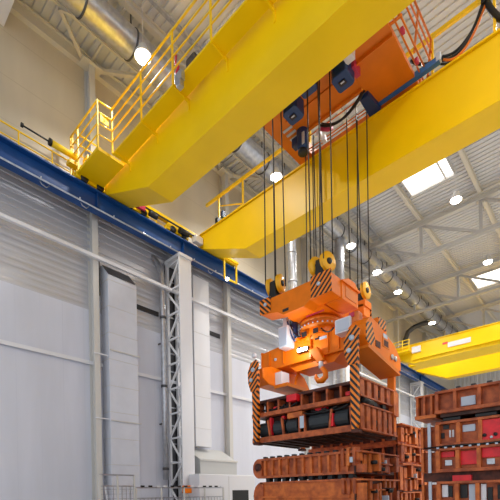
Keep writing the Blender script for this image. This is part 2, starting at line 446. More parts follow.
t = thing('control_cabinet', 'white machine cabinet with a dark window at the foot of the wall', 'cabinet', (-9.8, 9.5, 0))
obj('body', MB().box(-10.1, -9.6, 8.15, 10.75, 0, 2.36), 'white', t, bev=.02)
obj('window_panel', MB().box(-9.6, -9.585, 9.6, 10.38, 1.2, 1.84), 'black', t)
obj('door_seam', MB().box(-9.6, -9.594, 9.43, 9.445, .1, 2.3), 'greysteel', t)
t = thing('signal_box', 'small orange box on a post in front of the lattice column', 'signal box', (-9.8, 7.9, 0))
obj('housing', MB().box(-9.9, -9.78, 7.72, 8.0, 1.76, 2.0), 'orange', t, bev=.012)
obj('post', MB().box(-9.87, -9.81, 7.83, 7.89, 0, 1.76), 'greysteel', t)
def fence(y0, y1, z1, label, n):
    t = thing('guard_fence', label, 'fence', (-9.3, (y0+y1)/2, 0))
    for k in range(n+1):
        yy = y0 + (y1-y0)*k/n
        obj('post', MB().box(-9.33, -9.29, yy-.02, yy+.02, 0, z1), 'greysteel', t)
    obj('top_rail', MB().bar((-9.31, y0, z1), (-9.31, y1, z1), .035), 'galv', t)
    obj('mid_rail', MB().bar((-9.31, y0, z1-.28), (-9.31, y1, z1-.28), .03), 'galv', t)
    m = MB()
    for z in frange(.2, z1-.3, .12): m.bar((-9.31, y0, z), (-9.31, y1, z), .012)
    for yy in frange(y0, y1, .12): m.bar((-9.31, yy, .2), (-9.31, yy, z1-.28), .012)
    obj('mesh_panel', m, 'galv', t)
    return t
fence(4.75, 5.7, 2.24, 'short grey guard rail frame in front of the big box duct', 2)
t = fence(5.75, 8.9, 1.92, 'low wire mesh machine fence along the bottom edge', 4)
for yy in frange(5.9, 8.8, .24): obj('clip', MB().box(-9.33, -9.29, yy, yy+.1, 1.93, 1.98), 'dark' if int(yy*10) % 3 else 'white', t)
t = thing('ladder_rack', 'pale slanting struts leaning behind the short guard rail', 'rack', (-9.6, 5.3, 0))
for k in range(4): obj('strut', MB().bar((-9.6, 5.05 + .22*k, 1.98), (-9.6, 5.3 + .22*k, 0), .035), 'white', t)

# ------------------------------------------------------------------ high bay lamps
def lamp(x, y, label, z=12.55):
    t = thing('high_bay_lamp', label, 'lamp', (x, y, z), 'high bay lamps')
    obj('shade', MB().lathe([(.05, .30), (.09, .28), (.12, .2), (.2, .06), (.21, 0), (.19, 0), (.11, .18)], (x, y, z), 'Z', 20), 'greysteel', t)
    obj('lens', MB().lathe([(.188, .012), (.17, -.035), (.1, -.06), (.02, -.07)], (x, y, z), 'Z', 20), 'glow', t)
    obj('hanger', MB().bar((x, y, z + .29), (x, y, 14.2), .012), 'greysteel', t)
    L = bpy.data.lights.new('high_bay_light', 'SPOT'); L.energy = LAMP_W; L.spot_size = math.radians(150); L.spot_blend = .6
    L.shadow_soft_size = .2; L.color = (1, .98, .94)
    lo = bpy.data.objects.new('high_bay_light', L); COL.objects.link(lo); lo.location = (x, y, z - .1)
    return t
LAMP_W = 650
lamp(-8.57, 5.72, 'brightest lit roof lamp, glaring beside the crane railing at upper left', 12.6)
lamp(-8.57, 10.98, 'lit roof lamp seen in the gap between the two yellow girders', 12.6)
lamp(-8.62, 16.32, 'lit roof lamp just right of the shiny drop duct', 12.6)
lamp(-8.58, 18.82, 'dim small lamp between the drop duct and the round duct', 12.4)  # lamp set at a small bright spot by the duct
lamp(-8.58, 21.35, 'lit roof lamp beside the round duct, above the gripper right side', 12.34)
lamp(-8.58, 26.66, 'distant lit roof lamp just above the far yellow crane', 12.28)
lamp(-4.38, 16.53, 'lit roof lamp hanging below the nearer skylight', 12.6)
lamp(-4.5, 22.08, 'lit roof lamp beside the farther skylight at the right edge', 12.6)
for y in (5.7, 10.98, 16.4, 22, 27.5, 33):
    for x in (-.3, 4.0, 8.2):
        if y > 7 or x > -2: lamp(x, y, 'roof lamp over the open right part of the hall', 12.6)['group'] = 'right side lamps'
for y in (11, 27.5, 33): lamp(-4.4, y, 'roof lamp hidden behind a yellow crane girder', 12.6)['group'] = 'hidden lamps'

# ------------------------------------------------------------------ near bridge crane
GZ0, GZ1 = 9.12, 10.40
XE, XW = 9.5, -10.26
def girder(y0, y1, parent, z0=GZ0, z1=GZ1, xh=-8.25, material='yellow'):
    prof = [(XW, z1), (XW, z0 + .84), (xh, z0), (XE - 1.9, z0), (XE, z0 + .84), (XE, z1)]
    g = obj('girder', MB().prism(prof, 'Y', y0, y1), material, parent, bev=.006)
    obj('top_flange', MB().box(XW, XE, y0 - (.05 if y0 > 7 else 0), y1 + .05, z1, z1 + .035), material, g)
    return g
crane = thing('bridge_crane', 'big yellow double girder bridge crane in the foreground with railing', 'overhead crane', (-1, 7.6, 9.98))
g1 = girder(5.57, 6.28, crane)
g2 = girder(8.98, 9.68, crane)
obj('trolley_rail', MB().box(XW + .3, XE - .3, 5.89, 5.95, 10.435, 10.51), 'dark', crane)
obj('trolley_rail', MB().box(XW + .3, XE - .3, 9.30, 9.36, 10.435, 10.51), 'dark', crane)
# walkway on the near side of the first girder
obj('walkway', MB().box(-9.12, 8.5, 5.15, 5.5, 10.14, 10.18), 'yellow', crane)
for k in range(9):
    x = -9.0 + 1.17*k
    obj('walkway_bracket', MB().prism([(5.13, 10.14), (5.57, 10.14), (5.57, 9.9), (5.555, 9.9), (5.54, 10.07), (5.13, 10.1)], 'X', x - .02, x + .02), 'yellow', crane)
obj('end_platform', MB().box(-10.33, -9.18, 4.79, 5.5, 10.1, 10.17), 'yellow', crane)
obj('platform_edge', MB().box(-10.66, -10.33, 4.79, 5.53, 9.98, 10.24), 'yellow2', crane)
RZ = (10.45, 10.72, 10.99, 11.26)
rail_long = obj('railing', MB().tube([(-9.12, 5.15, 11.26), (8.4, 5.15, 11.26)], .024, 8), 'yellow2', crane)
for z in RZ[:3]: obj('mid_rail', MB().tube([(-9.12, 5.15, z), (8.4, 5.15, z)], .018, 8), 'yellow2', rail_long)
for k in range(9):
    x = -9.12 + (0 if k == 0 else .12) + 1.17*k
    obj('post', MB().bar((x, 5.15, 10.17), (x, 5.15, 11.27), .035), 'yellow2', rail_long)
rail_end = obj('railing', MB().tube([(-10.62, 4.79, 11.26), (-9.15, 4.79, 11.26), (-9.12, 5.15, 11.26)], .024, 8), 'yellow2', crane)
for z in RZ[:3]: obj('mid_rail', MB().tube([(-10.62, 4.79, z), (-9.15, 4.79, z), (-9.12, 5.15, z)], .018, 8), 'yellow2', rail_end)
for x in (-10.62, -10.5, -10.2, -9.15): obj('post', MB().bar((x, 4.79, 10.1), (x, 4.79, 11.28), .035), 'yellow2', rail_end)
rail_back = obj('railing', MB().tube([(-10.38, 4.79, 11.26), (-10.38, 5.5, 11.26)], .02, 8), 'yellow2', crane)
for z in RZ[:3]: obj('mid_rail', MB().tube([(-10.38, 4.79, z), (-10.38, 5.5, z)], .016, 8), 'yellow2', rail_back)
obj('post', MB().bar((-10.38, 5.5, 10.1), (-10.38, 5.5, 11.28), .03), 'yellow2', rail_back)
obj('sign_plate', MB().box(-9.155, -9.14, 4.86, 5.08, 10.8, 11.02), mat('sign_yellow', (255, 226, 0), .35), crane)
gb = MB().bar((-10.33, 5.0, 10.17), (-10.33, 5.0, 10.62), .04).bar((-10.1, 5.0, 10.17), (-10.1, 5.0, 10.62), .04)
for z in (10.3, 10.45, 10.6): gb.bar((-10.33, 5.0, z), (-10.1, 5.0, z), .03)
obj('ladder', gb, 'yellow2', crane)
jb = obj('junction_box', MB().box(-6.5, -6.28, 5.06, 5.16, 9.98, 10.16).box(-6.42, -6.3, 5.04, 5.15, 9.84, 9.97), 'galv', crane, bev=.01)
obj('red_cable', MB().tube([(-6.6, 5.2, 10.2), (-6.62, 5.2, 10.4), (-6.55, 5.22, 10.5), (-6.63, 5.2, 10.6), (-6.6, 5.2, 10.75)], .022, 8), 'redplug', crane)
obj('cable_box', MB().box(-6.35, -6.1, 5.25, 5.45, 10.2, 10.5), 'galvdark', crane)
# end carriage: bogies with wheels, linked by a thin tie
for yb in (5.2, 6.55, 8.05, 9.45):
    b = obj('bogie', MB().prism([(yb - .42, 10.03), (yb + .42, 10.03), (yb + .42, 10.2), (yb + .25, 10.38), (yb - .25, 10.38), (yb - .42, 10.2)], 'X', -10.47, -10.27), 'yellow', crane, bev=.01)
    for s in (-.22, .22):
        w = obj('wheel', MB().lathe([(.02, -.06), (.10, -.06), (.10, .1), (.02, .1)], (-10.33, yb + s, 10.08), 'X', 18), 'black', b)
obj('tie_beam', MB().box(-10.48, -10.28, 4.6, 10.0, 10.32, 10.40), 'yellow', crane)
obj('conductor_bar', MB().bar((-10.2, 6.3, 10.22), (-10.2, 8.9, 10.22), .035), 'dark', crane)
obj('cover', MB().box(-10.3, -10.18, 6.5, 6.78, 10.1, 10.26), 'redplug', crane)
sl = obj('terminal_box', MB().box(-10.28, -10.1, 8.62, 8.94, 10.02, 10.24), 'white', crane, bev=.01)
obj('motor', MB().tube([(-10.15, 8.0, 10.1), (-10.15, 8.35, 10.1)], .09, 12), 'black', crane)
obj('motor', MB().tube([(-10.15, 6.9, 10.08), (-10.15, 7.15, 10.08)], .08, 12), 'black', crane)
bf = obj('buffer', MB().tube([(-10.36, 4.85, 10.58), (-10.36, 4.16, 10.58)], .075, 14), 'yellow2', crane)
obj('buffer_rod', MB().tube([(-10.36, 4.16, 10.58), (-10.36, 3.52, 10.58)], .02, 8), 'black', bf)
obj('buffer_head', MB().lathe([(.03, -.03), (.05, -.03), (.05, .02), (.02, .03)], (-10.36, 3.52, 10.58), 'Y', 12), 'black', bf)
obj('buffer_collar', MB().lathe([(.05, -.03), (.085, -.03), (.085, .03), (.05, .03)], (-10.36, 4.16, 10.58), 'Y', 14), 'black', bf)
# festoon track beside the second girder
ft = obj('festoon_track', MB().bar((-10.2, 9.2, 11.5), (8.5, 9.2, 11.5), .06, .09), 'yellow2', crane)
for x in (-9.58, -8.5, -6.0, -2.85, -1.68, 1.2, 4.4):
    obj('track_post', MB().bar((x, 9.2, 10.43), (x, 9.2, 11.56), .05), 'yellow2', ft)
obj('track_brace', MB().bar((-9.5, 9.2, 10.62), (-8.5, 9.2, 10.7), .04), 'yellow2', ft)
obj('track_brace', MB().bar((-9.5, 9.2, 11.15), (-8.55, 9.2, 10.75), .03), 'yellow2', ft)
obj('limit_switch', MB().box(-9.62, -9.5, 9.05, 9.2, 10.5, 10.72), 'black', crane)
obj('limit_switch', MB().box(-9.35, -9.25, 9.05, 9.17, 10.62, 10.82), 'dblue', crane)

gb = obj('rail_guard', MB().bar((-10.1, 9.9, 9.95), (-10.1, 9.9, 9.3), .05).bar((-10.1, 9.9, 9.3), (-10.1, 10.5, 9.32), .05).bar((-10.1, 10.5, 9.3), (-10.1, 10.5, 9.98), .05).bar((-10.1, 9.6, 9.97), (-10.1, 10.55, 9.97), .06), 'yellow2', crane)
obj('warning_lamp', MB().lathe([(.02, -.05), (.05, -.03), (.05, .03), (.02, .05)], (-10.06, 10.0, 9.27), 'Z', 12), 'spot_glow', gb)
obj('arm_plate', MB().box(-10.26, -10.02, 9.68, 10.55, 9.98, 10.06), 'yellow', crane)
def catenary(p, q, sag, n=16):
    p = Vector(p); q = Vector(q)
    return [p.lerp(q, i/n) - Vector((0, 0, sag*4*(i/n)*(1-i/n))) for i in range(n+1)]
# ------------------------------------------------------------------ trolley on the near crane
tr = thing('crane_trolley', 'orange hoist trolley riding on the two yellow girders with blue motors', 'crane trolley', (-4.7, 7.6, 10.51))
TZ0, TZ1 = 10.58, 10.86
TX0, TX1 = -6.26, -3.12
obj('end_beam', MB().box(TX0, TX1, 5.75, 6.1, TZ0, TZ1), 'orange_d', tr, bev=.01)
obj('end_beam', MB().box(TX0, TX1, 9.25, 9.42, TZ0 + .04, TZ1), 'orange_d', tr, bev=.01)
for y in (5.92, 9.33):
    for x in (TX0 + .3, TX1 - .3):
        obj('wheel', MB().lathe([(.02, -.05), (.13, -.05), (.13, .05), (.02, .05)], (x, y, 10.64), 'Y', 18), 'dark', tr)
obj('cross_beam', MB().box(TX0, TX0 + .42, 6.1, 9.25, TZ0, TZ1), 'orange_d', tr, bev=.01)
obj('deck_plate', MB().box(-4.06, TX1, 6.1, 9.25, TZ0, TZ0 + .1), 'orange_d', tr, bev=.006)
obj('deck_stiffener', MB().box(-4.06, TX1, 7.72, 7.76, TZ0 - .07, TZ0), 'orange_d', tr)
obj('drum_beam', MB().box(TX0 + .42, -4.06, 7.42, 8.32, TZ0, TZ0 + .14), 'orange_d', tr, bev=.006)
obj('drum_beam', MB().box(TX0 + .42, -4.06, 6.1, 7.0, TZ0, TZ0 + .14), 'orange_d', tr, bev=.006)
obj('drum_beam_edge', MB().box(TX0 + .42, -4.06, 8.28, 8.32, TZ0 - .06, TZ0), 'orange_d', tr)
obj('beam_groove', MB().box(TX0 + .5, -4.1, 7.78, 7.8, TZ0 - .03, TZ0), 'orange_d', tr)
d1 = obj('rope_drum', MB().lathe([(.05, -.9), (.3, -.9), (.3, -.85), (.24, -.85), (.24, .85), (.3, .85), (.3, .9), (.05, .9)], (-4.95, 7.2, 10.95), 'X', 24), 'dark', tr)
def gearbox(x, y, s):
    b = obj('gearbox', MB().prism([(x-.19, y-.14), (x-.12, y-.2), (x+.16, y-.2), (x+.19, y-.12), (x+.19, y+.16), (x+.12, y+.2), (x-.16, y+.2), (x-.19, y+.14)], 'Z', TZ0-.34, TZ0), 'dblue', tr, bev=.02)
    obj('gearbox_cover', MB().box(x-.08, x+.06, y-.05, y+.06, TZ0-.36, TZ0-.34), 'dark', b)
    obj('type_plate', MB().box(x-.04, x+.04, y-.03, y, TZ0-.365, TZ0-.36), 'placard', b)
gearbox(-5.33, 7.5, 1); gearbox(-4.13, 7.6, 1); gearbox(-4.75, 7.18, 1)
mo = obj('hoist_motor', MB().lathe([(.04, .34), (.13, .33), (.145, .25), (.145, -.12), (.11, -.2), (.06, -.22)], (-5.62, 8.28, 10.32), 'Z', 18), 'dblue', tr)
obj('terminal_box', MB().box(-5.86, -5.72, 8.16, 8.32, 10.25, 10.45), 'dblue', mo)
obj('type_plate', MB().box(-5.55, -5.48, 8.14, 8.16, 10.14, 10.42), 'placard', mo)
obj('motor_fan_guard', MB().lathe([(.06, -.03), (.12, -.03), (.12, .03), (.03, .04)], (-5.62, 8.28, 10.07), 'Z', 18), 'black', mo)
for k, y in enumerate((8.4, 8.62, 8.84, 9.02)):
    obj('pipe', MB().tube([(TX0 + .42, y, TZ0 + .02 + .1*(k % 2)), (-4.06, y, TZ0 + .02 + .1*(k % 2))], .016, 6), 'orange_d', tr)
obj('red_coupling', MB().tube([(-5.2, 8.45, 10.5), (-5.05, 8.5, 10.42), (-5.0, 8.62, 10.5)], .05, 10), 'redplug', tr)
for y in (8.5, 8.72): obj('white_clamp', MB().box(-5.36, -5.26, y, y + .1, 10.46, 10.58), 'white', tr)
obj('white_label', MB().box(-3.96, -3.78, 7.28, 7.48, 10.36, 10.58), 'white', tr)
obj('red_valve', MB().box(-3.98, -3.88, 7.62, 7.9, 10.42, 10.58), 'redplug', tr)
obj('sprocket_cover', MB().box(-6.05, -5.75, 7.0, 7.3, 10.4, 10.58), 'white', tr)
for k, y in enumerate((7.95, 8.1, 8.25)):
    obj('vent_slot', MB().box(-5.98, -5.72, y, y+.06, 10.565, 10.585), 'placard', tr)
# trolley railing on the right side
rr = obj('trolley_railing', MB().tube([(-2.86, 5.8, 11.4), (-2.86, 9.2, 11.4)], .022, 8), 'orange_d', tr)
for x, z in ((-3.02, 10.62), (-2.92, 10.66), (-2.86, 10.9), (-2.86, 11.15)): obj('mid_rail', MB().tube([(x, 5.8, z), (x, 9.2, z)], .018, 8), 'orange_d', rr)
for y in (5.85, 6.7, 7.6, 8.4, 9.15): obj('post', MB().bar((-2.95, y, 10.6), (-2.86, y, 11.4), .035), 'orange_d', rr)
for y in (5.85, 7.6, 9.15): obj('outrigger', MB().bar((TX1, y, 10.62), (-2.88, y, 10.62), .04), 'orange_d', rr)
for y in (7.8, 8.55): obj('valve_block', MB().box(-3.0, -2.94, y, y + .1, 10.56, 10.64), 'redplug', rr)
# blue festoon tow arm
arm = obj('tow_arm', MB().bar((-4.15, 8.92, 10.62), (-2.62, 8.92, 10.62), .1, .12), 'armblue', tr)
obj('arm_bracket', MB().prism([(-4.18, 8.45), (-3.98, 8.45), (-3.92, 8.98), (-4.2, 8.98)], 'Z', 10.48, 10.62), 'dblue', arm)
obj('arm_clamp', MB().box(-2.68, -2.6, 8.86, 9.02, 10.58, 10.74), 'placard', arm)
fc = obj('festoon_cable', MB().tube(catenary((-2.62, 8.98, 10.66), (-1.84, 9.2, 11.46), .34), .032, 8), 'black', tr)
for k, (dx, dz, mt) in enumerate(((.03, .05, 'black'), (-.03, -.05, 'black'), (.05, -.035, 'orange_d'))):
    obj('cable_strand', MB().tube(catenary((-2.62 + dx, 8.98, 10.66 + dz), (-1.84 + dx, 9.2, 11.46), .34 - dz), .024, 8), mt, fc)
obj('festoon_cable', MB().tube(catenary((-3.2, 8.9, 11.0), (-2.62, 8.95, 10.68), .1), .03, 8), 'black', tr)
obj('festoon_cable', MB().tube(catenary((-1.84, 9.2, 11.46), (-.9, 9.2, 11.46), .75), .06, 8), 'black', tr)
obj('cable_carrier', MB().box(-1.9, -1.78, 9.13, 9.27, 11.36, 11.46), 'dark', tr)
for dx in (0, .06): obj('loop_cable', MB().tube(catenary((-5.2 + dx, 8.4, 10.55), (-4.1 + dx, 8.4, 10.58), .26), .026, 8), 'black', tr)
# wire ropes: sixteen falls down to the four sheave blocks
BL = [(-5.63, 7.12), (-4.42, 7.12), (-4.42, 8.76), (-5.63, 8.76)]
BZ = 6.36; SR = .16
for bi, (bx, by) in enumerate(BL):
    for sx in (-.15, .15):
        for sy in (-1, 1):
            obj('wire_rope', MB().tube([(bx + sx + .01*sy, by + sy*SR, BZ), (bx + sx*.8 + (.05 if bi in (1, 2) else 0)*sy + .02*sy, by + sy*SR*.8, 10.66)], .014, 6), 'rope', tr)

# ------------------------------------------------------------------ lifting tool
sp = thing('load_gripper', 'orange lifting beam and rotating gripper with black striped arms, hanging on ropes', 'gripper', (-5.0, 7.94, 2.95))
def sheave_block(bx, by, toe):
    b = obj('sheave_block', MB().prism([(bx-.1, 6.02), (bx+.1, 6.02), (bx+.07, BZ+.06), (bx-.07, BZ+.06)], 'Y', by-.13, by+.13), 'black', sp, bev=.015)
    def turned(m, cx):
        bmesh.ops.rotate(m.bm, cent=(cx, by, BZ), matrix=Matrix.Rotation(toe, 3, 'Z'), verts=m.bm.verts); return m
    for s in (-.14, .14):
        obj('sheave', turned(MB().lathe([(.03, -.038), (.195, -.038), (.195, -.02), (.162, 0), (.195, .02), (.195, .038), (.03, .038)], (bx + s, by, BZ), 'X', 28), bx + s), 'sheave', b)
        obj('sheave_hub', turned(MB().lathe([(.01, 0), (.065, 0), (.055, .03), (.01, .03)], (bx + s + .039, by, BZ), 'X', 16), bx + s), 'dark', b)
    obj('axle', MB().tube([(bx-.14, by, BZ), (bx+.14, by, BZ)], .03, 10), 'dark', b)
for (bx, by), toe in zip(BL, (.24, -.24, 0, .1)): sheave_block(bx, by, toe)
# upper traverse: two long beams, a cross box, striped ends
def long_beam(y):
    prof = [(-5.9, 6.02), (-5.9, 5.72), (-5.45, 5.66), (-5.3, 5.55), (-4.75, 5.55), (-4.6, 5.64), (-4.1, 5.64), (-4.1, 6.02)]
    return obj('traverse_beam', MB().prism(prof, 'Y', y-.19, y+.19), 'orange', sp, bev=.012)
n = long_beam(7.12)
f = obj('traverse_beam', MB().prism([(-5.9, 6.0), (-5.9, 5.74), (-5.45, 5.66), (-4.6, 5.66), (-4.25, 5.74), (-4.25, 6.02)], 'Y', 8.6, 8.92), 'orange', sp, bev=.012)
for (y, par) in ((7.12 - .2, n), (8.76 + .2, f)):
    yy = (y - .012, y) if y < 8 else (y, y + .012)
    obj('striped_plate', MB().box(-5.93, -5.62, yy[0], yy[1], 5.72, 6.05), 'hazard', par)
    obj('striped_plate', MB().box(-4.56, -4.08 if y < 8 else -4.24, yy[0], yy[1], 5.64, 6.08), 'hazard_m', par)
obj('bolt_cap', MB().lathe([(.005, -.03), (.04, -.03), (.04, 0), (.005, 0)], (-5.75, 6.9, 5.9), 'Y', 12), 'placard', n)
obj('bolt_cap', MB().lathe([(.005, -.03), (.04, -.03), (.04, 0), (.005, 0)], (-4.36, 6.9, 5.86), 'Y', 12), 'placard', n)
obj('cross_box', MB().box(-5.45, -4.5, 7.31, 8.57, 5.62, 6.0), 'orange', sp, bev=.012)
cb = obj('side_box', MB().prism([(7.31, 5.62), (8.0, 5.62), (8.0, 6.0), (7.9, 6.14), (7.6, 6.14), (7.31, 6.0)], 'X', -4.46, -4.08), 'orange', sp, bev=.012)
obj('side_flange', MB().box(-4.5, -4.04, 7.31, 8.02, 5.96, 6.0), 'orange', cb)
obj('link_box', MB().box(-5.4, -4.6, 8.5, 8.6, 5.6, 5.9), 'orange', sp)
obj('side_hatch', MB().box(-4.085, -4.07, 7.45, 7.9, 5.7, 5.92), 'orange_d', cb)
obj('name_band', MB().box(-4.95, -4.5, 7.30, 7.305, 5.5, 5.53), 'redplug', sp)
# slewing ring
ring = obj('slewing_ring', MB().lathe([(.2, .1), (.46, .1), (.46, .03), (.43, .03), (.43, -.03), (.47, -.03), (.47, -.1), (.2, -.1)], (-5.0, 7.94, 5.48), 'Z', 40), 'orange_d', sp)
for k in range(28):
    a = 2*PI*k/28
    obj('bolt', MB().lathe([(.005, -.014), (.02, -.014), (.02, .014), (.005, .014)], (-5.0 + .475*math.cos(a), 7.94 + .475*math.sin(a), 5.43), 'Z', 6), 'placard', ring)
obj('ring_neck', MB().lathe([(.2, 5.7), (.36, 5.7), (.36, 5.3), (.44, 5.1), (.2, 5.1)], (-5.0, 7.94, 0), 'Z', 32), 'orange', sp)
obj('slew_motor', MB().lathe([(.02, .26), (.1, .25), (.1, -.1), (.03, -.14)], (-5.5, 7.6, 5.42), 'Z', 16), 'dblue', sp)
# lower main beam
prof = [(-6.42, 5.14), (-6.42, 4.74), (-6.15, 4.68), (-3.85, 4.68), (-3.6, 4.74), (-3.6, 5.14), (-4.3, 5.2), (-5.7, 5.2)]
mb_ = obj('main_beam', MB().prism(prof, 'Y', 7.56, 8.32), 'orange', sp, bev=.014)
obj('beam_keel', MB().prism([(-5.7, 4.68), (-4.3, 4.68), (-4.5, 4.52), (-5.5, 4.52)], 'Y', 7.66, 8.22), 'orange', mb_)
obj('beam_cap', MB().box(-6.46, -6.42, 7.54, 8.34, 4.72, 5.16), 'orange', mb_)
obj('white_lettering_panel', MB().box(-4.78, -4.6, 7.545, 7.56, 5.03, 5.09), 'placard', mb_)
obj('dark_eye', MB().lathe([(.005, -.02), (.045, -.02), (.045, 0), (.005, 0)], (-5.32, 7.56, 4.98), 'Y', 12), 'dblue', mb_)
obj('white_eye', MB().lathe([(.005, -.02), (.035, -.02), (.035, 0), (.005, 0)], (-6.02, 7.56, 4.9), 'Y', 12), 'placard', mb_)
obj('rib_plate', MB().box(-5.02, -4.98, 7.5, 7.56, 4.7, 5.16), 'orange', mb_)
cab1 = obj('control_box', MB().box(-5.72, -5.46, 7.3, 7.56, 5.02, 5.5), 'white', sp, bev=.01)
obj('box_arm', MB().prism([(-5.66, 5.5), (-5.52, 5.5), (-5.56, 5.72), (-5.62, 5.72)], 'Y', 7.38, 7.48), 'white', cab1)
obj('box_door', MB().box(-5.7, -5.48, 7.288, 7.3, 5.05, 5.46), 'placard', cab1)
cab2 = obj('control_box', MB().box(-4.25, -3.9, 7.3, 7.56, 4.93, 5.22), 'white', sp, bev=.01)
obj('box_door', MB().box(-4.22, -3.93, 7.288, 7.3, 4.96, 5.19), 'placard', cab2)
lampb = obj('work_lamp', MB().box(-5.3, -5.02, 7.44, 7.55, 4.85, 4.94), 'dark', sp)
obj('lamp_glass', MB().box(-5.29, -5.03, 7.43, 7.44, 4.86, 4.93), 'spot_glow', lampb)
L = bpy.data.lights.new('work_light', 'POINT'); L.energy = 16; L.shadow_soft_size = .05
lo = bpy.data.objects.new('work_light', L); COL.objects.link(lo); lo.location = (-5.16, 7.2, 4.86)
for k, (x, z0, z1) in enumerate(((-6.2, 4.78, 5.1), (-5.76, 4.74, 5.16), (-4.56, 4.72, 5.14), (-4.3, 4.72, 5.0))):
    obj('beam_stiffener', MB().box(x-.012, x+.012, 7.52, 7.57, z0, z1), 'orange', mb_)
obj('beam_pocket', MB().box(-5.3, -5.14, 6.925, 6.94, 5.6, 5.66), 'dark', n)
obj('beam_pocket', MB().box(-4.9, -4.78, 7.55, 7.561, 5.06, 5.12), 'dark', mb_)
for k, (a, b_, m_) in enumerate((((-5.45, 7.4, 5.5), (-5.2, 7.45, 5.2), 'black'), ((-5.5, 7.36, 5.6), (-5.4, 7.5, 5.15), 'dblue'), ((-4.7, 7.5, 5.25), (-4.3, 7.34, 5.1), 'black'), ((-3.9, 7.4, 5.2), (-3.65, 7.3, 5.0), 'black'))):
    obj('hydraulic_hose', MB().tube(catenary(a, b_, .08), .018, 8), m_, sp)
for x in (-5.3, -4.68): obj('ring_bracket', MB().prism([(7.4, 5.16), (7.9, 5.16), (7.9, 5.42), (7.6, 5.3)], 'X', x-.03, x+.03), 'orange', sp)
for x in (-5.15, -4.85): obj('ring_window', MB().box(x-.06, x+.06, 7.50, 7.52, 5.2, 5.3), 'dark', sp)
obj('valve_bank', MB().box(-3.98, -3.76, 7.36, 7.56, 5.02, 5.3), 'rust_o', sp, bev=.02)
obj('valve_cap', MB().box(-3.94, -3.84, 7.33, 7.36, 5.2, 5.28), 'redplug', sp)
obj('sheave_seat', MB().box(-4.62, -4.22, 8.6, 8.92, 5.96, 6.1), 'orange', f)
# hook under the main beam
hb = obj('hook_bracket', MB().prism([(-4.98, 4.82), (-4.74, 4.84), (-4.58, 4.52), (-4.74, 4.48)], 'Y', 7.38, 7.5), 'orange', sp, bev=.02)
obj('hook_swivel', MB().tube([(-4.68, 7.43, 4.54), (-4.68, 7.43, 4.36)], .05, 12), 'white', hb)
obj('hook', MB().tube([(-4.68, 7.43, 4.38), (-4.63, 7.43, 4.34), (-4.57, 7.43, 4.26), (-4.57, 7.43, 4.16), (-4.65, 7.43, 4.1), (-4.75, 7.43, 4.11), (-4.81, 7.43, 4.19), (-4.81, 7.43, 4.26)], .05, 12, rs=[.045, .05, .058, .065, .068, .06, .045, .025]), 'orange', hb)
# cross heads at both ends, with four gripping arms
def cross_head(x, zt, left):
    if left:
        prof = [(6.98, 4.56), (6.98, 4.34), (7.2, 4.22), (8.4, 4.22), (8.6, 4.35), (8.6, 4.56), (8.2, 4.66), (7.3, 4.66)]
    else:
        prof = [(6.98, 4.84), (6.94, 4.6), (7.1, 4.42), (8.4, 4.2), (8.58, 4.3), (8.6, 4.52), (8.3, 4.74), (7.5, 4.98), (7.2, 5.02)]
    h = obj('cross_head', MB().prism(prof, 'X', x - .18, x + .18), 'orange', sp, bev=.015)
    return h
hl = cross_head(-6.12, 4.78, True); hr_ = cross_head(-3.6, 5.1, False)
cab3 = obj('control_box', MB().box(-5.94, -5.74, 7.42, 7.72, 4.24, 4.54), 'white', sp, bev=.01)
obj('mount_plate', MB().box(-5.96, -5.56, 7.4, 8.2, 4.16, 4.24), 'orange_d', cab3)
obj('gusset', MB().prism([(7.8, 4.16), (8.5, 4.16), (8.2, 4.5), (7.95, 4.6)], 'X', -5.7, -5.64), 'orange', hl)
obj('head_seam', MB().bar((-3.415, 7.1, 4.46), (-3.415, 8.4, 4.25), .012, .03), 'orange_d', hr_)
obj('head_slot', MB().box(-3.425, -3.41, 7.38, 7.58, 4.5, 4.62), 'rust_d', hr_)
obj('head_window', MB().box(-3.425, -3.405, 7.74, 7.94, 4.6, 4.72), 'rust_d', hr_)
obj('base_plate', MB().prism([(7.0, 4.38), (8.45, 4.14), (8.45, 4.19), (7.0, 4.43)], 'X', -3.82, -3.38), 'orange_d', hr_)
obj('head_block', MB().box(-3.76, -3.44, 7.55, 7.9, 4.92, 5.12), 'orange', hr_, bev=.01)
obj('striped_plate', MB().box(-3.44, -3.425, 7.56, 7.89, 4.93, 5.12), 'hazard_y', hr_)
obj('striped_plate', MB().prism([(6.97, 4.52), (7.2, 4.44), (7.34, 4.62), (7.2, 4.92), (6.99, 4.84)], 'X', -3.42, -3.406), 'hazard_y', hr_)
obj('hatch', MB().box(-3.42, -3.408, 7.7, 8.0, 4.58, 4.78), 'orange_d', hr_)
obj('white_plate', MB().box(-3.42, -3.405, 7.72, 7.9, 4.76, 4.84), 'placard', hr_)
for y in (8.12, 8.28): obj('bolt_cap', MB().lathe([(.005, 0), (.055, 0), (.055, .03), (.005, .03)], (-3.42, y, 4.46), 'X', 14), 'galv', hr_)
obj('end_cap', MB().box(-3.76, -3.44, 8.58, 8.64, 4.28, 4.5), 'orange', hr_, bev=.01)
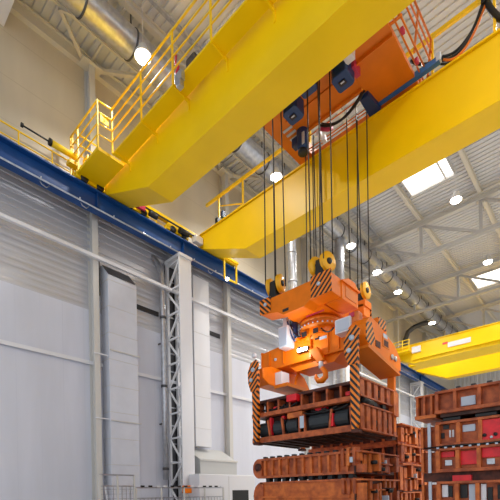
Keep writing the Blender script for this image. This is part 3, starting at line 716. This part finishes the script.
def grip_arm(x, y, zt, head, parent, stripes):
    sgn = -1 if y < 7.9 else 1
    a = obj('grip_arm', MB().prism([(x-.06, zt), (x+.09, zt), (x+.08, 3.9), (x+.075, 2.98), (x+.03, 2.86), (x-.06, 2.86), (x-.075, 3.9)], 'Y', y-.05, y+.05), stripes, parent, bev=.008)
    obj('arm_toe', MB().box(x-.06, x+.06, y-.05 if sgn < 0 else y-.15, y+.15 if sgn < 0 else y+.05, 2.8, 2.86), 'rust_d', a)
    if head:
        obj('arm_head', MB().prism([(x-.09, zt-.5), (x-.16, zt-.3), (x-.17, zt-.05), (x-.08, zt+.14), (x+.08, zt+.2), (x+.16, zt+.1), (x+.1, zt-.08), (x+.12, zt-.32), (x+.07, zt-.5)], 'Y', y-.07, y-.04), 'hazard_b', a)
        obj('pivot_pin', MB().lathe([(.005, -.03), (.05, -.03), (.05, 0), (.005, 0)], (x, y-.07, zt-.02), 'Y', 14), 'placard', a)
        obj('pivot_pin', MB().lathe([(.005, -.03), (.045, -.03), (.045, 0), (.005, 0)], (x-.06, y-.07, zt-.24), 'Y', 14), 'placard', a)
    return a
grip_arm(-6.02, 6.82, 4.5, True, hl, 'hazard_arm')
grip_arm(-3.58, 6.82, 4.55, True, hr_, 'hazard_arm')
grip_arm(-6.12, 8.78, 4.4, False, hl, 'orange')
grip_arm(-3.6, 8.5, 4.4, False, hr_, 'orange')
obj('arm_lamp', MB().lathe([(.01, .06), (.05, .05), (.06, -.02), (.03, -.05)], (-6.12, 6.9, 4.86), 'Z', 14), 'white', hl)

# ------------------------------------------------------------------ steel moulds
def fins(parent, x, y0, y1, z0, z1, n, depth=.07, material='rust', t=.035, gap=None):
    for k in range(n):
        yy = y0 + (y1 - y0)*k/(n-1)
        if gap and k in gap: continue
        obj('end_fin', MB().box(x, x + depth, yy - t/2, yy + t/2, z0, z1), material, parent)
# --- the mould held by the gripper
X0, X1, Y0, Y1 = -6.22, -3.62, 6.92, 8.58
ld = thing('casting_mould', 'two tier brown steel mould hanging in the gripper arms', 'mould', ((X0+X1)/2, (Y0+Y1)/2, 2.85), None)
obj('base_tray', MB().box(X0, X1, Y0, Y1, 2.87, 2.93), 'under', ld)
for k in range(9):
    xx = X0 + .12 + k*.295
    obj('underside_rib', MB().box(xx-.03, xx+.03, Y0 + .02, Y1 - .02, 2.84, 2.87), 'under', ld)
obj('base_rail', MB().box(X0, X1, Y0 - .02, Y0 + .05, 2.85, 2.97), 'rust', ld)
obj('core', MB().box(X0 + .1, X1 - .06, Y0 + .34, Y1 - .08, 2.93, 3.78), 'rust_d', ld)
obj('back_panel', MB().box(X0, X1, Y1 - .06, Y1, 2.93, 3.8), 'rust_d', ld)
mr = obj('mid_rail', MB().prism([(Y0 - .02, 3.43), (Y0 + .1, 3.43), (Y0 + .34, 3.46), (Y0 + .34, 3.54), (Y0 - .02, 3.52)], 'X', X0, X1), 'rust', ld)
obj('mid_tray', MB().box(X0, X1, Y0 + .1, Y1, 3.44, 3.5), 'under', ld)
obj('top_rail', MB().box(X0 + .02, X1, Y0 + .12, Y0 + .2, 3.78, 3.84), 'rust_d', ld)
obj('top_plate', MB().box(X0 + .02, X1, Y0 + .2, Y1, 3.78, 3.82), 'rust_d', ld)
for k in range(9):
    xx = X0 + .06 + k*.31
    obj('upper_rib', MB().box(xx-.02, xx+.02, Y0 + .1, Y0 + .34, 3.52, 3.78), 'rust', ld)
for k, (x0, x1) in enumerate(((X0 + .12, X0 + .42), (X0 + .55, X0 + .85), (X0 + .92, X0 + 1.2), (X0 + 1.5, X0 + 1.98), (X0 + 2.1, X0 + 2.4))):
    pr = []
    for i in range(9):
        a = PI*i/8
        pr.append((Y0 + .2 - .15*math.sin(a), 3.16 - .17*math.cos(a)))
    obj('rubber_pad', MB().prism(pr + [(Y0 + .33, 3.33), (Y0 + .33, 2.99)], 'X', x0, x1), 'slate', ld, bev=.01)
for k, (xx, lean) in enumerate(((X0 + .08, 0), (X0 + .5, .06), (X0 + .88, .05), (X0 + 1.3, .0), (X0 + 1.44, .03), (X0 + 2.02, -.05), (X0 + 2.5, .02))):
    obj('upright', MB().bar((xx, Y0 + .03, 2.96), (xx - lean, Y0 + .03, 3.34), .04, .05), 'rust', ld)
obj('pale_plate', MB().box(X0 + 1.32, X0 + 1.42, Y0 + .0, Y0 + .02, 3.05, 3.3), 'placard', ld)
obj('bracket_box', MB().box(X0 + .98, X0 + 1.36, Y0 + .02, Y0 + .2, 3.3, 3.42), 'rust_o', ld, bev=.01)
for (x0, x1, y0, y1, z0, z1) in ((X0 + .98, X0 + 1.24, Y0 + .0, Y0 + .2, 3.66, 3.8), (X0 + .52, X0 + .68, Y0 + .12, Y0 + .2, 3.56, 3.64), (X0 + .46, X0 + .51, Y0 + .05, Y0 + .15, 3.0, 3.4),
                                 (X0 + .76, X0 + .84, Y0 + .1, Y0 + .2, 3.32, 3.4), (X0 + 1.62, X0 + 1.9, Y0 + .12, Y0 + .2, 3.38, 3.43), (X0 + 2.02, X0 + 2.1, Y0 + .02, Y0 + .14, 3.0, 3.26), (X0 + 2.3, X0 + 2.4, Y0 + .16, Y0 + .2, 3.58, 3.66)):
    obj('red_clamp', MB().box(x0, x1, y0, y1, z0, z1), 'red', ld, bev=.008)
for k in range(4):
    xx = X0 + .2 + .16*k
    obj('hydraulic_hose', MB().tube(catenary((xx, Y0 + .15, 3.62), (xx + .5, Y0 + .12, 3.64), .06), .022, 8), 'black', ld)
for k in range(3):
    xx = X0 + 1.6 + .25*k
    obj('hydraulic_hose', MB().tube(catenary((xx - .3, Y0 + .1, 3.4), (xx + .3, Y0 + .1, 3.4), .07), .022, 8), 'black', ld)
# right end of the held mould: fins in two tiers
ep = obj('end_plate', MB().box(X1, X1 + .02, Y0, Y1, 2.87, 3.82), 'rust_d', ld)  # dark tone puts the shade between the fins into the colour
fins(ep, X1 + .02, Y0 + .09, Y1 - .08, 2.9, 3.34, 7, t=.15)
obj('end_shelf', MB().box(X1 + .02, X1 + .11, Y0, Y1, 2.87, 2.9), 'rust', ep)
obj('end_shelf', MB().box(X1 + .02, X1 + .11, Y0 + .1, Y1, 3.34, 3.37), 'rust', ep)
obj('end_shelf', MB().box(X1 + .02, X1 + .11, Y0, Y1, 3.82, 3.85), 'rust', ep)
fins(ep, X1 + .02, Y0 + .1, Y1 - .1, 3.52, 3.82, 6, t=.17)
obj('end_shelf', MB().box(X1 + .02, X1 + .11, Y0, Y1, 3.49, 3.52), 'rust', ep)
for (y0, z0, z1) in ((.62, 3.4, 3.48), (.86, 3.6, 3.74), (1.02, 3.4, 3.48), (.7, 3.0, 3.12), (1.1, 3.02, 3.2)):
    obj('end_pocket', MB().box(X1 + .02, X1 + .07, Y0 + y0, Y0 + y0 + .14, z0, z1), 'black', ep)
obj('end_cylinder', MB().tube([(X1 + .09, Y0 + .1, 3.43), (X1 + .09, Y0 + .5, 3.43)], .05, 12), 'black', ep)
obj('end_block', MB().box(X1 + .02, X1 + .14, Y1 - .24, Y1, 3.3, 3.8), 'rust_o', ep)

# --- stack A, under the hanging mould
AX0, AX1, AY0, AY1 = -6.24, -3.68, 6.92, 8.66
def nosed(x0, x1, z0, z1, y0, y1, n=8):
    r = (z1 - z0)/2; pr = []
    for i in range(n+1):
        a = PI/2 + PI*i/n
        pr.append((x0 + r*.8 + r*.8*math.cos(a), (z0+z1)/2 + r*math.sin(a)))
    return MB().prism(pr + [(x1, z0), (x1, z1)], 'Y', y0, y1)
def end_cluster(par, x, y0, y1, z0, z1, seed, material='rust'):
    rnd = random.Random(seed)
    n = 8; st = (y1 - y0)/n; zm = z0 + (z1 - z0)*rnd.uniform(.4, .6)
    for k in range(n):
        yy = y0 + st*(k + .5); w = st*rnd.choice((.4, .55, .75))
        if rnd.random() < .35:
            obj('end_fin', MB().box(x, x + rnd.choice((.08, .14)), yy - w/2, yy + w/2, z0, zm - .03), rnd.choice((material, 'rust')), par, bev=.006)
            obj('end_fin', MB().box(x, x + rnd.choice((.06, .12)), yy - w/2, yy + w/2, zm + .04, z1 - .03), rnd.choice((material, 'rust_o')), par, bev=.006)
        else:
            obj('end_fin', MB().box(x, x + rnd.choice((.05, .09, .14)), yy - w/2, yy + w/2, z0 + rnd.uniform(0, .05), z1 - rnd.uniform(.02, .1)), rnd.choice((material, 'rust', 'rust_o')), par, bev=.006)
    for k in range(3):
        yy = rnd.uniform(y0 + .1, y1 - .25)
        obj('end_shelf', MB().box(x, x + rnd.choice((.1, .15)), yy, yy + rnd.uniform(.2, .5), zm - .015, zm + .015), material, par)
    for k in range(2):
        yy = rnd.uniform(y0 + .1, y1 - .2); zz = rnd.uniform(z0, z1 - .12)
        obj('end_pin', MB().lathe([(.01, 0), (.04, 0), (.04, .16), (.01, .17)], (x, yy, zz + .05), 'X', 10), 'black', par)
    yy = rnd.uniform(y0 + .05, y1 - .2); zz = rnd.uniform(z0, z1 - .14)
    obj('end_tag', MB().box(x, x + .145, yy, yy + .05, zz, zz + .1), 'placard', par)
    obj('end_shelf', MB().box(x, x + .13, y0, y1, z1 - .03, z1), material, par)

a1 = thing('casting_mould', 'ribbed brown steel mould with a rounded left end, just under the hanging mould', 'mould', ((AX0+AX1)/2, (AY0+AY1)/2, 2.04))
obj('side_panel', nosed(AX0, AX1, 2.06, 2.48, AY0 + .06, AY1 - .06), 'rust', a1)
obj('top_flange', MB().box(AX0 + .14, AX1, AY0, AY1, 2.44, 2.49), 'rust', a1)
obj('bottom_flange', MB().box(AX0 + .14, AX1, AY0, AY1, 2.05, 2.10), 'rust', a1)
nz = nosed(AX0, AX0 + .26, 2.05, 2.49, AY0 - .005, AY1)
obj('rounded_end', nz, 'rust', a1, bev=.01)
obj('roller', MB().lathe([(.01, -.03), (.09, -.03), (.09, 0), (.01, 0)], (AX0 + .18, AY0 - .005, 2.3), 'Y', 16), 'rust_d', a1)
for k in range(11):
    xx = AX0 + .36 + k*.205
    obj('side_rib', MB().box(xx-.025, xx+.025, AY0 + .005, AY0 + .08, 2.1, 2.44), 'rust_o', a1)
obj('pale_block', MB().box(AX1 - .06, AX1 - .0, AY0 - .05, AY0 - .02, 2.26, 2.36), 'placard', a1)
for k in range(12):
    xx = AX0 + .3 + k*.2
    obj('top_stud', MB().box(xx, xx+.07, AY0 + .02, AY0 + .12, 2.49, 2.53), 'dark', a1)
e = obj('end_plate', MB().box(AX1, AX1 + .03, AY0, AY1, 2.05, 2.49), 'rust_d', a1)  # darkened plate, painted-in shade for the gaps of the end fins
end_cluster(e, AX1 + .03, AY0, AY1, 2.07, 2.48, 3)
a2 = thing('casting_mould', 'smooth orange brown mould with rounded left end at the bottom edge', 'mould', ((AX0+AX1)/2, (AY0+AY1)/2, 0))
obj('body', nosed(AX0 + .1, AX1, 1.35, 1.94, AY0 + .04, AY1 - .04), 'rust_o', a2, bev=.012)
obj('side_ledge', MB().box(AX0 + .2, AX1 - .1, AY0 - .01, AY0 + .05, 1.60, 1.64), 'rust_o', a2)
obj('rounded_end', nosed(AX0, AX0 + .3, 1.33, 1.96, AY0, AY1), 'rust', a2, bev=.01)
obj('top_flange', MB().box(AX0 + .2, AX1, AY0, AY1, 1.92, 1.96), 'rust', a2)
for k in range(10):
    xx = AX0 + .34 + k*.23
    obj('spacer', MB().box(xx, xx + .1, AY0 + .06, AY0 + .2, 1.96, 2.05), 'black', a2)
for k in range(5):
    xx = AX0 + .5 + k*.42
    obj('red_clamp', MB().box(xx, xx + .2, AY0 - .02, AY0 + .04, 1.42, 1.52), 'red', a2)
obj('underframe', MB().box(AX0 + .1, AX1, AY0 + .1, AY1 - .1, .3, 1.35), 'rust_d', a2)
for x in (AX0 + .2, AX1 - .2):
    for y in (AY0 + .2, AY1 - .2): obj('leg', MB().box(x-.08, x+.08, y-.08, y+.08, 0, .3), 'rust_d', a2)
e = obj('end_plate', MB().box(AX1, AX1 + .03, AY0, AY1, 1.0, 1.96), 'rust_d', a2)  # dark colour stands in for shade behind the fins
end_cluster(e, AX1 + .03, AY0, AY1, 1.5, 1.95, 5, 'rust_o'); end_cluster(e, AX1 + .03, AY0, AY1, 1.02, 1.48, 6)

for zz_, nm in ((2.5, a1), (1.97, a2)):
    for k in range(3):
        obj('corner_lug', MB().box(AX1 - .26 + .12*k, AX1 - .2 + .12*k, AY0 - .03, AY0 + .2, zz_ - .3, zz_ + (.05 if nm is a1 else .0)), ('rust', 'rust_o', 'rust')[k] if nm is a1 else 'rust', nm, bev=.01)
# --- stack C, behind
CX0, CX1, CY0, CY1 = -6.38, -3.9, 9.4, 11.4
zc = [(2.86, 3.30), (2.40, 2.82), (0, 2.36)]
labs = ['orange brown finned mould on top of the stack behind the hanging load', 'brown mould in the middle of the stack behind the hanging load', 'brown mould at the bottom of the stack behind the hanging load']
for i, ((z0, z1), lab) in enumerate(zip(zc, labs)):
    c = thing('casting_mould', lab, 'mould', ((CX0+CX1)/2, (CY0+CY1)/2, z0))
    obj('body', MB().box(CX0 + .05, CX1, CY0 + .08, CY1, z0 + (.03 if i < 2 else 0), z1 - .03), 'rust_d', c)
    obj('top_flange', MB().box(CX0, CX1 + .06, CY0, CY1, z1 - .05, z1), 'rust', c)
    obj('bottom_flange', MB().box(CX0, CX1 + .06, CY0, CY1, z0 - .04 if i < 2 else z0, z0 + .05), 'rust', c)
    for k in range(9): obj('side_rib', MB().box(CX0 + .1 + k*.29, CX0 + .15 + k*.29, CY0 + .01, CY0 + .09, z0 + .05, z1 - .05), 'rust', c)
    e = obj('end_plate', MB().box(CX1, CX1 + .03, CY0, CY1, z0, z1), 'rust_d', c)  # plate coloured dark as the shade between its fins
    end_cluster(e, CX1 + .03, CY0, CY1, max(z0, 1.7), z1, 11 + i, 'rust_o')
    if i == 2: end_cluster(e, CX1 + .03, CY0, CY1, 1.2, 1.68, 31, 'rust_o')

# --- stack B at the right edge
BX0, BX1, BY0, BY1 = -2.42, -.1, 7.6, 9.2
TI = [(3.06, 3.47), (2.47, 2.92), (2.02, 2.45), (0, 1.86)]
LB = ['brown steel mould with a pale placard on top of the right hand stack', 'brown mould with red button panel and grey placard, second in the right stack',
      'brown mould with three red panels in the middle of the right hand stack', 'brown mould with white boxes at the bottom of the right hand stack']
for i, ((z0, z1), lab) in enumerate(zip(TI, LB)):
    b = thing('casting_mould', lab, 'mould', ((BX0+BX1)/2, (BY0+BY1)/2, z0))
    zb = z0 if i < 3 else 1.36
    obj('body', MB().box(BX0 + .03, BX1, BY0 + .14, BY1, z0, z1 - .02), 'rust_d', b)
    obj('top_flange', MB().box(BX0, BX1, BY0 - .01, BY1, z1 - .045, z1), 'rust', b, bev=.006)
    obj('bottom_flange', MB().box(BX0, BX1, BY0 - (.05 if i == 0 else .01), BY0 + .16, zb, zb + .06), 'rust', b, bev=.006)
    ribs = {0: (0, .30, .68, 1.0, 1.4, 1.8, 2.2), 1: (0, .34, .68, 1.12, 1.6, 2.0), 2: (0, .32, .65, 1.2, 1.6, 2.0), 3: (0, .3, .62, 1.0, 1.4, 1.8, 2.2)}[i]
    for r_ in ribs: obj('side_rib', MB().box(BX0 + r_, BX0 + r_ + (.06 if i else .05), BY0, BY0 + .15, zb + .06, z1 - .045), 'rust_o' if i else 'rust', b)
    # recessed web panel
    obj('web_panel', MB().box(BX0 + .03, BX1, BY0 + .11, BY0 + .14, zb + .06, z1 - .045), 'rust', b)
    # set-back left end section with fins
    xe0, xe1 = -2.79, BX0
    le = obj('end_section', MB().box(xe0 + .08, xe1, BY0 + .12, BY1, zb, z1 - (.05 if i else .02)), 'rust', b)
    if i == 0:
        obj('end_flange', MB().box(xe0, xe1, BY0 + .02, BY1, zb - .04, zb + .02), 'rust_o', le)
        obj('end_flange', MB().box(xe0, xe1, BY0 + .04, BY1, z1 - .05, z1 - .02), 'rust_o', le)
    else:
        obj('end_flange', MB().box(xe0 + .12, xe1, BY0 + .1, BY1, z1 - .12, z1 - .08), 'rust', le)
    for k in range(3):
        xx = xe0 + (.02 if i == 0 else .1) + k*.125
        obj('end_fin', MB().box(xx, xx + .04, BY0 + .03, BY0 + .2, zb + .02, z1 - .05), 'rust_o' if k != 1 else 'rust', le)
    if i: obj('pale_strap', MB().box(-2.56, -2.51, BY0 + .0, BY0 + .03, zb, z1), 'placard', le)
    # fittings
    F = {0: [('placard', .40, .63, .1, .26, 'placard_plate')],
         1: [('placard', .42, .62, .24, .36, 'placard_plate'), ('red', .70, 1.1, .02, .4, 'red_panel'), ('white', .2, .23, .17, .3, 'white_tag'), ('white', .25, .28, .17, .3, 'white_tag'), ('black', .06, .12, .16, .26, 'black_button'), ('dark', .1, .2, .32, .4, 'black_cover')],
         2: [('red', .06, .28, .27, .37, 'red_panel'), ('red', .38, .64, .12, .36, 'red_panel'), ('red', .71, 1.2, .22, .4, 'red_panel'), ('galv', .12, .24, .12, .22, 'valve_plate'), ('galv', .78, .9, .1, .2, 'valve_plate')],
         3: [('white', .07, .17, .2, .42, 'white_box'), ('black', .17, .24, .2, .4, 'black_cover'), ('black', .36, .48, .18, .42, 'black_cover'), ('placard', .5, .6, .12, .42, 'placard_plate'), ('white', .69, .77, .14, .42, 'white_box'), ('black', .78, .86, .14, .36, 'black_cover'), ('black', .93, 1.0, .16, .4, 'black_cover')]}[i]
    for (mt, xa, xb, za, zc_, nm) in F:
        zo = z0 if i < 3 else 1.38
        dpt = .06 if nm in ('white_box',) else .085
        obj(nm, MB().box(BX0 + xa, BX0 + xb, BY0 + (.03 if nm == 'red_panel' and i == 1 else dpt), BY0 + .115, zo + za, zo + zc_), mt, b, bev=.006)
    if i == 1:
        for xx in (.77, .93):
            obj('push_button', MB().lathe([(.005, -.025), (.03, -.025), (.03, 0), (.005, 0)], (BX0 + xx, BY0 + .03, z0 + .14), 'Y', 12), 'black', b)
            obj('push_button', MB().lathe([(.005, -.025), (.022, -.025), (.022, 0), (.005, 0)], (BX0 + xx - .06, BY0 + .03, z0 + .1), 'Y', 12), 'placard', b)
    if i == 0:
        for k in range(9): obj('top_stud', MB().box(BX0 + .1 + .24*k, BX0 + .17 + .24*k, BY0 + .02, BY0 + .1, z1, z1 + .035), 'dark', b)
        obj('bottom_plate', MB().box(BX0 + .08, BX1, BY0 + .02, BY1, z0 - .06, z0), 'under', b)
        for (xa, xb) in ((.1, .4), (.62, .95), (1.2, 1.6)): obj('rubber_pad', MB().box(BX0 + xa, BX0 + xb, BY0 + .05, BY1 - .1, 2.92, z0 - .06), 'black', b, bev=.02)
    if i == 3:
        obj('red_box', MB().box(BX0 + .25, BX0 + .55, BY0 + .06, BY0 + .4, 1.86, 1.96), 'red', b)
        obj('spacer_frame', MB().box(-2.68, BX1, BY0 + .12, BY1, 1.86, 2.02), 'rust_d', b)
    if i == 2:
        obj('black_hose', MB().tube([(BX0 - .2, BY0 - .02, z1 + .02), (BX0 + .3, BY0 - .03, z1 + .03), (BX0 + .8, BY0 - .02, z1 + .02), (BX0 + 1.1, BY0 - .03, z1 + .03)], .014, 6), 'black', b)
        for k in range(8): obj('hose_clip', MB().box(BX0 + .02 + .13*k, BX0 + .06 + .13*k, BY0 - .035, BY0, z1 - .01, z1 + .02), 'placard', b)

# ------------------------------------------------------------------ far bridge crane
fcn = thing('bridge_crane', 'distant yellow overhead crane at the right, carrying a small white sign', 'overhead crane', (-1, 26.4, 9.98))
g3 = obj('girder', MB().prism([(XW, 10.4), (XW, 9.9), (-9.0, 9.3), (XE - 1.9, 9.3), (XE, 9.9), (XE, 10.4)], 'Y', 24.4, 25.05), 'yellow', fcn, bev=.01)
obj('top_flange', MB().box(XW, XE, 24.34, 25.1, 10.4, 10.44), 'yellow', g3)
obj('walkway', MB().box(-9.4, 8.4, 25.05, 25.9, 9.3, 9.36), 'yellow', fcn)
g4 = obj('girder', MB().prism([(XW, 10.4), (XW, 9.96), (-8.3, 9.1), (XE - 1.9, 9.1), (XE, 9.96), (XE, 10.4)], 'Y', 28.4, 29.05), 'yellow', fcn, bev=.01)
obj('top_flange', MB().box(XW, XE, 28.34, 29.1, 10.4, 10.44), 'yellow', g4)
for x in frange(-8.6, 6, 2.4): obj('side_bracket', MB().box(x-.04, x+.04, 24.36, 24.4, 9.3, 9.55), 'yellow', g3)
obj('side_ledge', MB().box(-9.0, 8, 24.28, 24.4, 9.48, 9.54), 'yellow', g3)
obj('sign_board', MB().box(-7.02, -5.85, 24.36, 24.39, 9.75, 10.02), 'white', fcn)
obj('small_sign', MB().box(-7.3, -7.02, 24.37, 24.39, 9.98, 10.08), 'red', fcn)
for yb in (23.9, 25.3, 28.0, 29.6):
    b = obj('bogie', MB().box(-10.47, -10.27, yb-.45, yb+.45, 10.03, 10.36), 'yellow', fcn, bev=.01)
    for s in (-.24, .24): obj('wheel', MB().lathe([(.02, -.06), (.10, -.06), (.10, .1), (.02, .1)], (-10.33, yb + s, 10.08), 'X', 16), 'black', b)
obj('tie_beam', MB().box(-10.48, -10.28, 23.4, 30.1, 10.32, 10.42), 'yellow', fcn)
fr = obj('railing', MB().tube([(-10.4, 23.9, 10.62), (-9.0, 23.9, 10.62)], .025, 8), 'yellow2', fcn)
for z in (10.2, 10.42): obj('mid_rail', MB().tube([(-10.4, 23.9, z), (-9.0, 23.9, z)], .02, 8), 'yellow2', fr)
for x in (-10.4, -9.9, -9.4, -9.0): obj('post', MB().bar((x, 23.9, 9.95), (x, 23.9, 10.64), .04), 'yellow2', fr)
obj('end_platform', MB().box(-10.4, -9.0, 23.8, 24.4, 9.94, 10.0), 'yellow', fcn)
obj('terminal_box', MB().box(-9.0, -8.5, 24.3, 24.4, 9.9, 10.25), 'white', fcn)
# trolley rails keep the far crane complete
for y in (24.7, 28.7): obj('trolley_rail', MB().box(XW + .3, XE - .3, y-.03, y+.03, 10.44, 10.5), 'dark', fcn)

# ------------------------------------------------------------------ daylight, world, camera
w = bpy.data.worlds.new('daylight'); scene.world = w; w.use_nodes = True
bg = w.node_tree.nodes['Background']; bg.inputs[0].default_value = (.89, .94, 1.0, 1); bg.inputs[1].default_value = 1.12

cam = bpy.data.cameras.new('camera'); co = bpy.data.objects.new('camera', cam); COL.objects.link(co)
yaw = math.radians(42.52); roll = math.radians(-1.07)
fwd = Vector((-math.sin(yaw), math.cos(yaw), 0)); r = Vector((math.cos(yaw), math.sin(yaw), 0)); u = Vector((0, 0, 1))
r2 = r*math.cos(roll) + u*math.sin(roll); u2 = -r*math.sin(roll) + u*math.cos(roll)
mw = Matrix((r2, u2, -fwd)).transposed().to_4x4(); mw.translation = (0, 0, 1.7)
co.matrix_world = mw
cam.sensor_width = 36; cam.lens = 403.1/500*36; cam.shift_y = (494 - 250)/500; cam.clip_end = 200; cam.clip_start = .05
scene.camera = co
vs = scene.view_settings
vs.view_transform = 'Standard'; vs.look = 'None'; vs.gamma = 1; vs.use_curve_mapping = False; vs.exposure = -0.04
